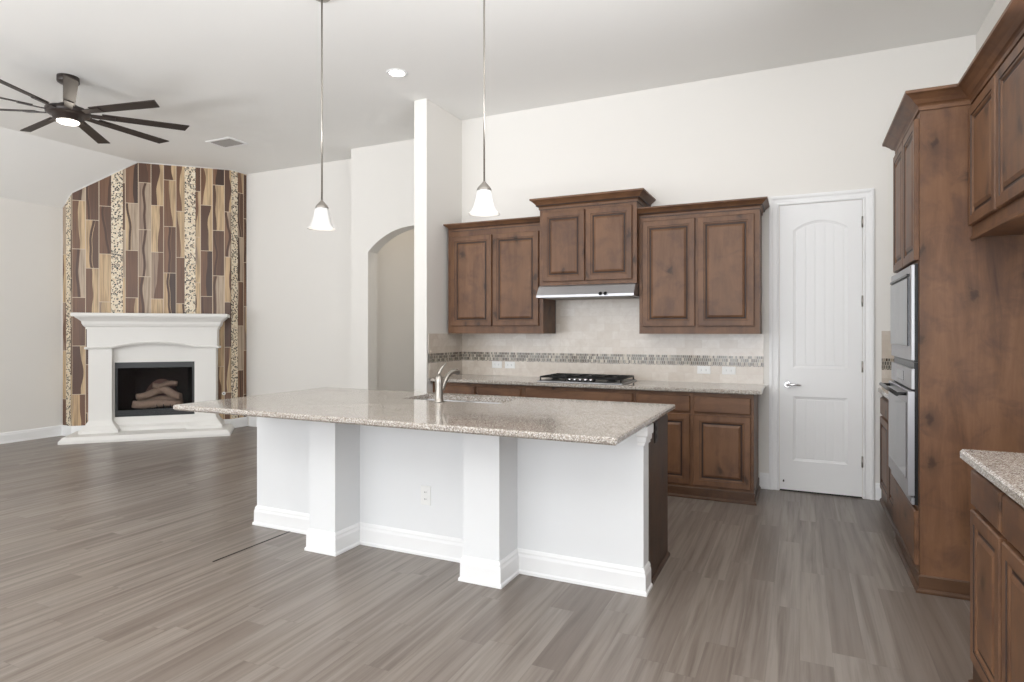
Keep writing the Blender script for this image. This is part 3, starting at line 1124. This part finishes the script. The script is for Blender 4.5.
for k in range(npk):
    a, b = -pi_ + k * pwid + 0.002, -pi_ + (k + 1) * pwid - 0.002
    top = [(x, arch_top(x, ups, upr, pw) - 0.026) for x in [b + (a - b) * j / 4 for j in range(5)]]
    mb.prism([(a, up0 + 0.026), (b, up0 + 0.026)] + top, 0.0086, 0.0035, fn=fm) if False else \
        mb.prism([(a, up0 + 0.026), (b, up0 + 0.026)] + top, 0.0055, 0.0086, e=0.0015, fn=fm)
    mb.prism([(a, 0.291), (b, 0.291), (b, 0.789), (a, 0.789)], 0.0055, 0.0086, e=0.0015, fn=fm)
mb.build('plank_panel', M['white'], dr)
# casing
cpath = [(hwid + 0.006, 0), (hwid + 0.006, DZ1 + 0.006), (-hwid - 0.006, DZ1 + 0.006), (-hwid - 0.006, 0)]
cprof = [(0, 0), (0, 0.017), (0.010, 0.020), (0.020, 0.014), (0.045, 0.016), (0.058, 0.024), (0.070, 0.024), (0.080, 0.020), (0.080, 0)]
MB().sweep(cpath, cprof, fn=lambda a, b, h: (a, -h, b)).build('casing', M['white'], dr)
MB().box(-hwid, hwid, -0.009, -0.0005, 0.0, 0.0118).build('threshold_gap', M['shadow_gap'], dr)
# lever handle
lh = MB()
lx, lz = -hwid + 0.062, 0.915
circ = lambda r_, n_=20: [(lx + r_ * math.cos(2 * PI * k / n_), lz + r_ * math.sin(2 * PI * k / n_)) for k in range(n_)]
lh.prism(circ(0.03), -0.022, -0.0095, e=0.003, fn=lambda a, b, h: (a, h, b))
lh.tube([(lx, -0.018, lz), (lx, -0.058, lz), (lx + 0.015, -0.066, lz), (lx + 0.06, -0.064, lz + 0.004), (lx + 0.105, -0.058, lz - 0.002)], [0.011, 0.011, 0.011, 0.009, 0.007], 10)
lh.build('handle', M['chrome'], dr)
for z in (2.27, 1.62, 1.08, 0.30):
    MB().tube([(hwid + 0.002, -0.014, z - 0.045), (hwid + 0.002, -0.014, z + 0.045)], 0.0075, 8).build('hinge', M['nickel'], dr)
MB().tube([(-hwid + 0.03, -0.0095, 0.09), (-hwid + 0.03, -0.05, 0.09)], 0.006, 8).build('door_stop', M['slot'], dr)

# ---------------------------------------------------------------- right wall run (local x = towards the camera, -y = into the room)
RT = R(-90)
TF, TN = 4.70, 3.84                 # tall cabinet far and near ends (world y)
TW, TD = TF - TN, XR - 0.571
tc = thing('oven_cabinet', 'tall knotty brown cabinet housing the microwave and wall oven', 'cabinet', (XR, TF, 0), RT)
mb = MB()
OV0, OV1 = 0.035, TW - 0.05         # appliance opening along local x
mb.box(0, OV0, -TD, -0.001, 0, 2.56)
mb.box(OV1, TW, -TD, -0.001, 0, 2.56)
mb.box(OV0, OV1, -TD, -0.001, 0, 0.44)
mb.box(OV0, OV1, -TD, -0.001, 1.735, 2.56)
mb.box(OV0, OV1, -0.06, -0.001, 0.44, 1.735)
mb.build('body', W2, tc)
md = (OV0 + OV1) / 2
for a, b in ((0.02, md - 0.004), (md + 0.004, TW - 0.03)):
    add_door(tc, a, b, 1.75, 2.50, -TD)
add_drawer(tc, 0.02, TW - 0.03, 0.13, 0.415, -TD)
base_trim(tc, [(0, -TD), (TW, -TD), (TW, -0.001)])
pr = [(o * 1.05, 2.53 + h * 1.05) for o, h in CROWN]
UD = XR - 0.795                     # depth of the over-fridge cabinet
UW = 1.0
CRP = [(0, -0.001), (0, -TD), (TW, -TD), (TW, -UD), (TW + UW, -UD), (TW + UW, -0.001)]
MB().sweep(CRP, pr, sel=(0, 4)).build('crown_molding', W2H, tc)

mw = thing('microwave', 'stainless steel built-in microwave above the wall oven', 'microwave', (XR, TF, 0), RT)
yfr = -TD - 0.032


def appliance_front(root, z0, z1, name='trim_frame', win=None, mat=None):
    mb = MB()
    mb.box(OV0 - 0.012, OV1 + 0.012, yfr, yfr + 0.014, z0, z1, e=0.003)
    return mb.build(name, mat or M['steel'], root)


MB().box(OV0 + 0.002, OV1 - 0.002, yfr + 0.014, -0.20, 1.205, 1.733).build('body', M['black'], mw)
appliance_front(mw, 1.215, 1.728)
MB().panel(OV0 + 0.03, OV1 - 0.06, 1.29, 1.665, yfr, [(0, 0, 0), (0, 0.006, 0), (0.004, 0.010, 0), (0.012, 0.010, 0)]).build('door', M['darkglass'], mw)
MB().box(OV0 + 0.03, OV1 - 0.06, yfr - 0.012, yfr - 0.001, 1.672, 1.684).build('handle', M['black'], mw)

ov = thing('wall_oven', 'stainless steel wall oven with glass door below the microwave', 'oven', (XR, TF, 0), RT)
MB().box(OV0 + 0.002, OV1 - 0.002, yfr + 0.014, -0.10, 0.4415, 1.203).build('body', M['black'], ov)
MB().box(OV0 - 0.012, OV1 + 0.012, yfr, yfr + 0.014, 1.06, 1.172, e=0.003).build('control_panel', M['steel'], ov)
MB().panel(OV0 + 0.26, OV1 - 0.26, 1.09, 1.145, yfr, [(0, 0, 0), (0, 0.001, 0), (0.002, 0.002, 0)]).build('display', M['darkglass'], ov)
MB().box(OV0 - 0.012, OV1 + 0.012, yfr - 0.016, yfr + 0.014, 0.49, 1.052, e=0.004).build('door', M['steel'], ov)
MB().panel(OV0 + 0.045, OV1 - 0.045, 0.57, 0.985, yfr - 0.016, [(0, 0, 0), (0, 0.001, 0), (0.003, 0.002, 0)]).build('window', M['darkglass'], ov)
mb = MB()
mb.tube([(OV0 + 0.03, yfr - 0.062, 1.03), (OV1 - 0.03, yfr - 0.062, 1.03)], 0.011, 12)
for x in (OV0 + 0.06, OV1 - 0.06):
    mb.tube([(x, yfr - 0.062, 1.03), (x, yfr - 0.014, 1.03)], 0.009, 10)
mb.build('handle', M['black'], ov)
MB().box(OV0 - 0.012, OV1 + 0.012, yfr, yfr + 0.014, 0.445, 0.484, e=0.003).build('bottom_trim', M['steel'], ov)

# over-fridge cabinet
of = thing('fridge_cabinet', 'deep brown cabinet high on the right wall over the empty fridge space', 'cabinet', (XR, TN - 0.001, 0), RT)
UW = 1.0
MB().box(0, UW, -UD, -0.001, 1.85, 2.56).build('body', W2, of)
for a, b in ((0.03, 0.492), (0.512, 0.972)):
    add_door(of, a, b, 1.905, 2.50, -UD)
MB().sweep([(a - TW, b) for a, b in CRP], pr, sel=(3, 6)).build('crown_molding', W2H, of)
MB().box(0.0, UW, -UD - 0.008, -UD + 0.012, 1.835, 1.85).build('light_rail', W2H, of)

# near base cabinet and its counter
NY = 2.905
NB = XR - 0.613
r = base_cab('brown base cabinet with drawers in the right foreground under a granite counter', (XR, NY, 0), RT, 1.24, NB,
             [(0.02, 0.395), (0.425, 0.80), (0.83, 1.22)], [(0.02, 0.395), (0.425, 0.80), (0.83, 1.22)])
base_trim(r, [(0, -0.001), (0, -NB), (1.24, -NB)])
pc = [(0.561, NY - 1.25), (XR - 0.001, NY - 1.25), (XR - 0.001, NY + 0.006), (0.575, NY + 0.006), (0.564, NY + 0.001), (0.561, NY - 0.010)]
tag(slab(pc, 0.874, 0.914).build('countertop', M['granite']), 'speckled granite countertop in the right foreground', 'countertop')

# far right base cabinet between the oven and the door
FW = YB - TF - 0.004
r = base_cab('narrow-looking brown base cabinet tucked between the wall oven cabinet and the white door', (XR, YB - 0.002, 0), RT, FW, XR - 0.605,
             [(0.05, 0.54), (0.56, 1.06)], [(0.05, 0.54), (0.56, 1.06)])
base_trim(r, [(0, -(XR - 0.605)), (FW, -(XR - 0.605))])
tag(slab([(0.575, TF + 0.002), (XR - 0.001, TF + 0.002), (XR - 0.001, YB - 0.001), (0.575, YB - 0.001)], 0.874, 0.914).build('countertop', M['granite']),
    'small granite countertop in the far corner between wall oven and white door', 'countertop')

# ---------------------------------------------------------------- island
IX0, IX1, IY = -3.495, -0.738, 3.19
isl = thing('kitchen_island', 'large white kitchen island with two square posts and dark wood end panel', 'island', (-2.1, 3.4, 0))
IO = Vector((-2.1, 3.4))
lx_ = lambda x: x - IO.x
ly_ = lambda y: y - IO.y
MB().box(lx_(IX0), lx_(IX1), ly_(IY), ly_(3.31), 0, 0.878).build('knee_wall', M['island'], isl)
posts = [(-2.788, -2.583), (-1.680, -1.460)]
for a, b in posts:
    mb = MB().box(lx_(a), lx_(b), ly_(2.957), ly_(IY - 0.0005), 0, 0.878, e=0.003)
    mb.build('post', M['island'], isl)
IB = [(0, 0), (0.022, 0), (0.022, 0.014), (0.015, 0.022), (0.014, 0.095), (0.010, 0.110), (0.010, 0.120), (0.004, 0.132), (0, 0.136)]
path = [(IX0, 3.31), (IX0, IY)]
for a, b in posts:
    path += [(a, IY), (a, 2.957), (b, 2.957), (b, IY)]
path += [(IX1, IY), (IX1, 3.31)]
MB().sweep([(lx_(x), ly_(y)) for x, y in path], IB).build('baseboard', M['white'], isl)
MB().sweep([(lx_(IX1 - 0.03), ly_(IY)), (lx_(IX1), ly_(IY)), (lx_(IX1), ly_(3.31))],
           [(0, 0.775), (0.010, 0.778), (0.010, 0.792), (0.018, 0.797), (0.018, 0.822), (0.026, 0.830), (0.026, 0.878), (0, 0.878)]).build('cap_molding', M['white'], isl)
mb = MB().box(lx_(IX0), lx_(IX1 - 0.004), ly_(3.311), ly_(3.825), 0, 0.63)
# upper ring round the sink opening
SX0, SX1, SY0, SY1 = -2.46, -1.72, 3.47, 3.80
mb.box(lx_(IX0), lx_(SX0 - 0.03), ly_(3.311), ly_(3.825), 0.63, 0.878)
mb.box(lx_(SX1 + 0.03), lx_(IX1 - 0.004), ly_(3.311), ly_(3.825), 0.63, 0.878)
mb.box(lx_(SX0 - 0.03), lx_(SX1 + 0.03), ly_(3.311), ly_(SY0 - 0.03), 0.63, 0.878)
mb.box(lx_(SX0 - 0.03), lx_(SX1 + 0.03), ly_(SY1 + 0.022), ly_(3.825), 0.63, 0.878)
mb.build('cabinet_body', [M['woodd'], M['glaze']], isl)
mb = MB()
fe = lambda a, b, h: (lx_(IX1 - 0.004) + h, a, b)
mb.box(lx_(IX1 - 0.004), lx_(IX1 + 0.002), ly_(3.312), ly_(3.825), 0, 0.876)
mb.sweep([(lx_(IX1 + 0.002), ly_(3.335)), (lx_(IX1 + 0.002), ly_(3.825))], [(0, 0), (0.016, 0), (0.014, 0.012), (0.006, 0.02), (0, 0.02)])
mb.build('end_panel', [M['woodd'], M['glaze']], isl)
# counter with the sink cut-out
CX0, CX1, CY0, CY1, CZ0, CZ1 = -3.53, -0.708, 2.57, 3.925, 0.880, 0.914
mb = MB()
e = 0.009
rect = lambda x0, x1, y0, y1, z: [(lx_(x0), ly_(y0), z), (lx_(x1), ly_(y0), z), (lx_(x1), ly_(y1), z), (lx_(x0), ly_(y1), z)]
rings = [rect(SX0, SX1, SY0, SY1, CZ0), rect(CX0 + e, CX1 - e, CY0 + e, CY1 - e, CZ0), rect(CX0, CX1, CY0, CY1, CZ0 + e), rect(CX0, CX1, CY0, CY1, CZ1 - e),
         rect(CX0 + e * 0.3, CX1 - e * 0.3, CY0 + e * 0.3, CY1 - e * 0.3, CZ1 - e * 0.3),
         rect(CX0 + e, CX1 - e, CY0 + e, CY1 - e, CZ1), rect(SX0, SX1, SY0, SY1, CZ1), rect(SX0, SX1, SY0, SY1, CZ0)]
mb.grid(rings, 0, False)
ict = mb.build('island_countertop', M['granite'])
ict.location = (IO.x, IO.y, 0)
tag(ict, 'long speckled granite slab on top of the white island', 'countertop')

# sink: double bowl, drop-in rim
sk = thing('kitchen_sink', 'stainless double-bowl sink set in the island counter behind the faucet', 'sink', ((SX0 + SX1) / 2, (SY0 + SY1) / 2, CZ1))
hx, hy_ = (SX1 - SX0) / 2, (SY1 - SY0) / 2


def rrect(x0, x1, y0, y1, r_, z, n=5):
    out = []
    for cx_, cy_, a0 in ((x1 - r_, y0 + r_, -90), (x1 - r_, y1 - r_, 0), (x0 + r_, y1 - r_, 90), (x0 + r_, y0 + r_, 180)):
        for k in range(n + 1):
            a = R(a0 + 90 * k / n)
            out.append((cx_ + r_ * math.cos(a), cy_ + r_ * math.sin(a), z))
    return out


mb = MB()
zr = -(CZ1 - CZ0) - 0.0015
po = rrect(-hx - 0.02, hx + 0.02, -hy_ - 0.02, hy_ + 0.02, 0.02, 0)
bw = [(-hx + 0.006, -0.012), (0.012, hx - 0.006)]
holes = [rrect(a, b, -hy_ + 0.006, hy_ - 0.006, 0.05, 0) for a, b in bw]
polys = [[Vector(p) for p in po]] + [[Vector(p) for p in h_] for h_ in holes]
flat = [p for pl_ in polys for p in pl_]
for t3 in tessellate_polygon(polys):
    mb.face([(flat[i].x, flat[i].y, zr) for i in t3])
mb.build('rim', M['steel'], sk)
for a, b in bw:
    mb = MB()
    lv = [(0, zr, 0.05), (0.004, zr - 0.006, 0.05), (0.012, -0.18, 0.05), (0.04, -0.21, 0.05), (0.10, -0.213, 0.04)]
    mb.grid([rrect(a + i, b - i, -hy_ + 0.006 + i, hy_ - 0.006 - i, r_, z) for i, z, r_ in lv], 0, True, True, False, True)
    mb.build('bowl', M['steel'], sk)
# faucet
fx, fy = -2.112, 3.398
fau = thing('kitchen_faucet', 'brushed nickel single-lever faucet standing at the island sink', 'faucet', (fx, fy, CZ1))
MB().lathe([(0.034, 0), (0.034, 0.006), (0.028, 0.012), (0.026, 0.05), (0.025, 0.12), (0.026, 0.145), (0.022, 0.162), (0.016, 0.172), (0, 0.174)], 24, cap0=True).build('body', M['nickel'], fau)
sp = []
for k in range(11):
    t_ = k / 10
    p0, p1, p2, p3 = Vector((0.016, 0.014, 0.08)), Vector((0.022, 0.04, 0.15)), Vector((0.028, 0.10, 0.215)), Vector((0.048, 0.165, 0.182))
    sp.append(p0 * (1 - t_) ** 3 + p1 * 3 * t_ * (1 - t_) ** 2 + p2 * 3 * t_ * t_ * (1 - t_) + p3 * t_ ** 3)
MB().tube(sp, [0.015] * 7 + [0.016, 0.018, 0.019, 0.018], 14).build('spout', M['nickel'], fau)
MB().tube([(0.0, 0.0, 0.170), (0.002, 0.002, 0.192), (0.014, 0.014, 0.222), (0.034, 0.035, 0.252)], [0.014, 0.011, 0.008, 0.005], 10).build('lever', M['nickel'], fau)

outlet((-2.076, IY, 0.366), 0, 'white outlet low on the front of the kitchen island between the two posts', False)
outlet((IX1 + 0.002, 3.475, 0.805), R(90), 'dark outlet on the brown end panel of the island', False, M['darkplastic'])


# ---------------------------------------------------------------- pendants
def pendant(x, y, label):
    r = thing('pendant_light', label, 'pendant light', (x, y, ZC), 0, 'pendant lights over the island')
    zb = 2.068 - ZC
    MB().lathe([(0.0, 0), (0.062, 0), (0.062, -0.008), (0.05, -0.022), (0.012, -0.028), (0.0, -0.028)], 24).build('canopy', M['nickel'], r)
    MB().tube([(0, 0, -0.02), (0, 0, zb + 0.19)], 0.0055, 10).build('rod', M['nickel'], r)
    MB().lathe([(0.007, 0.195), (0.010, 0.188), (0.020, 0.178), (0.036, 0.160), (0.043, 0.147), (0.044, 0.141), (0.036, 0.140), (0.0, 0.142)], 24, (0, 0, zb)).build('cap', M['nickel'], r)
    pz = 0.83
    prof = [(0.030, 0.172), (0.040, 0.168), (0.046, 0.150), (0.050, 0.12), (0.056, 0.085), (0.064, 0.05), (0.075, 0.022), (0.090, 0.005), (0.094, 0.0),
            (0.089, 0.0015), (0.073, 0.022), (0.060, 0.05), (0.052, 0.085), (0.046, 0.12), (0.042, 0.150), (0.030, 0.166)]
    MB().lathe([(a_, b_ * pz) for a_, b_ in prof], 64, (0, 0, zb), flute=8, amp=0.03).build('glass_shade', M['frost'], r)
    MB().lathe([(0.0, 0.139), (0.013, 0.137), (0.014, 0.115), (0.024, 0.095), (0.027, 0.078), (0.022, 0.058), (0.0, 0.050)], 20, (0, 0, zb)).build('bulb', M['bulb'], r)
    d = bpy.data.lights.new('pendant_lamp', 'POINT')
    d.energy = 0.35
    d.shadow_soft_size = 0.03
    d.color = (1, 0.9, 0.78)
    o = bpy.data.objects.new('pendant_lamp', d)
    COL.objects.link(o)
    o.location = (x, y, 2.04)
    return r


pendant(-2.945, 3.24, 'frosted bell pendant light on a thin rod, in front of the arched opening')
pendant(-1.700, 3.24, 'frosted bell pendant light on a thin rod, in front of the wall cabinets')

# recessed light
cl = thing('recessed_light', 'small round lit downlight recessed in the white ceiling', 'ceiling light', (-3.226, 4.492, ZC))
MB().lathe([(0.066, -0.001), (0.070, -0.006), (0.09, -0.006), (0.095, -0.001), (0.095, 0.0)], 32).build('trim_ring', M['white'], cl)
MB().lathe([(0.066, -0.003), (0.0, -0.003)], 32).build('lens', M['lamp'], cl)

# ceiling vent
vt = thing('ceiling_vent', 'white rectangular air vent with slats in the ceiling near the tiled wall', 'vent', (-6.27, 5.27, ZC))
mb = MB()
for a, b, c, d in ((-0.2, 0.2, -0.14, -0.105), (-0.2, 0.2, 0.105, 0.14), (-0.2, -0.165, -0.105, 0.105), (0.165, 0.2, -0.105, 0.105)):
    mb.box(a, b, c, d, -0.008, 0)
mb.build('frame', M['white'], vt)
mb = MB()
for k in range(9):
    y = -0.095 + k * 0.0235
    mb.face([(-0.165, y, -0.001), (0.165, y, -0.001), (0.165, y + 0.015, -0.009), (-0.165, y + 0.015, -0.009)])
    mb.face([(-0.165, y + 0.001, -0.001), (0.165, y + 0.001, -0.001), (0.165, y + 0.016, -0.009), (-0.165, y + 0.016, -0.009)])
mb.build('louvre', M['vent'], vt)
MB().box(-0.165, 0.165, -0.105, 0.105, -0.001, -0.0003).build('duct', M['slot'], vt)

# ---------------------------------------------------------------- ceiling fan
FX, FY = -5.95, 3.31
fan = thing('ceiling_fan', 'dark bronze ceiling fan with nine long blades and a lit disc light', 'ceiling fan', (FX, FY, ZC), math.atan2(288.0, 615.0))
mb = MB()
mb.lathe([(0.0, 0.0), (0.085, 0.0), (0.085, -0.05), (0.07, -0.062), (0.0, -0.062)], 28)
mb.build('canopy', M['bronze'], fan)
MB().tube([(0, 0, -0.05), (0, 0, -0.30)], 0.02, 14).build('downrod', M['bronze'], fan)
ZH = -0.298
MB().lathe([(0.0, 0.045), (0.075, 0.045), (0.085, 0.035), (0.085, 0.015), (0.15, 0.012), (0.17, 0.0), (0.17, -0.035), (0.15, -0.05), (0.12, -0.06), (0.112, -0.095), (0.098, -0.102), (0.0, -0.102)], 40, (0, 0, ZH)).build('motor_housing', M['bronze'], fan)
MB().lathe([(0.086, -0.095), (0.086, -0.108), (0.072, -0.118), (0.0, -0.123)], 36, (0, 0, ZH), cap0=True).build('light_disc', M['fanlamp'], fan)
ph0 = R(12.0) - math.atan2(288.0, 615.0)
for k in range(9):
    a = ph0 + k * 2 * PI / 9
    rot = Matrix.Rotation(a, 4, 'Z') @ Matrix.Rotation(R(-12), 4, 'X')
    mb = MB()
    mb.prism([(0.26, -0.042), (0.965, -0.050), (0.925, 0.052), (0.26, 0.044)], -0.004, 0.004)
    mb.v = [tuple(Vector((0, 0, ZH - 0.02)) + rot @ Vector(p)) for p in mb.v]
    bl = mb.build('blade', M['blade'], fan)
    mb = MB()
    mb.prism([(0.13, -0.028), (0.36, -0.034), (0.36, 0.034), (0.13, 0.028)], -0.012, -0.0045)
    mb.v = [tuple(Vector((0, 0, ZH - 0.02)) + rot @ Vector(p)) for p in mb.v]
    mb.build('blade_arm', M['bronze'], bl)
d = bpy.data.lights.new('fan_lamp', 'POINT')
d.energy = 2
d.shadow_soft_size = 0.08
d.color = (1, 0.9, 0.76)
o = bpy.data.objects.new('fan_lamp', d)
COL.objects.link(o)
o.location = (FX, FY, ZC + ZH - 0.2)
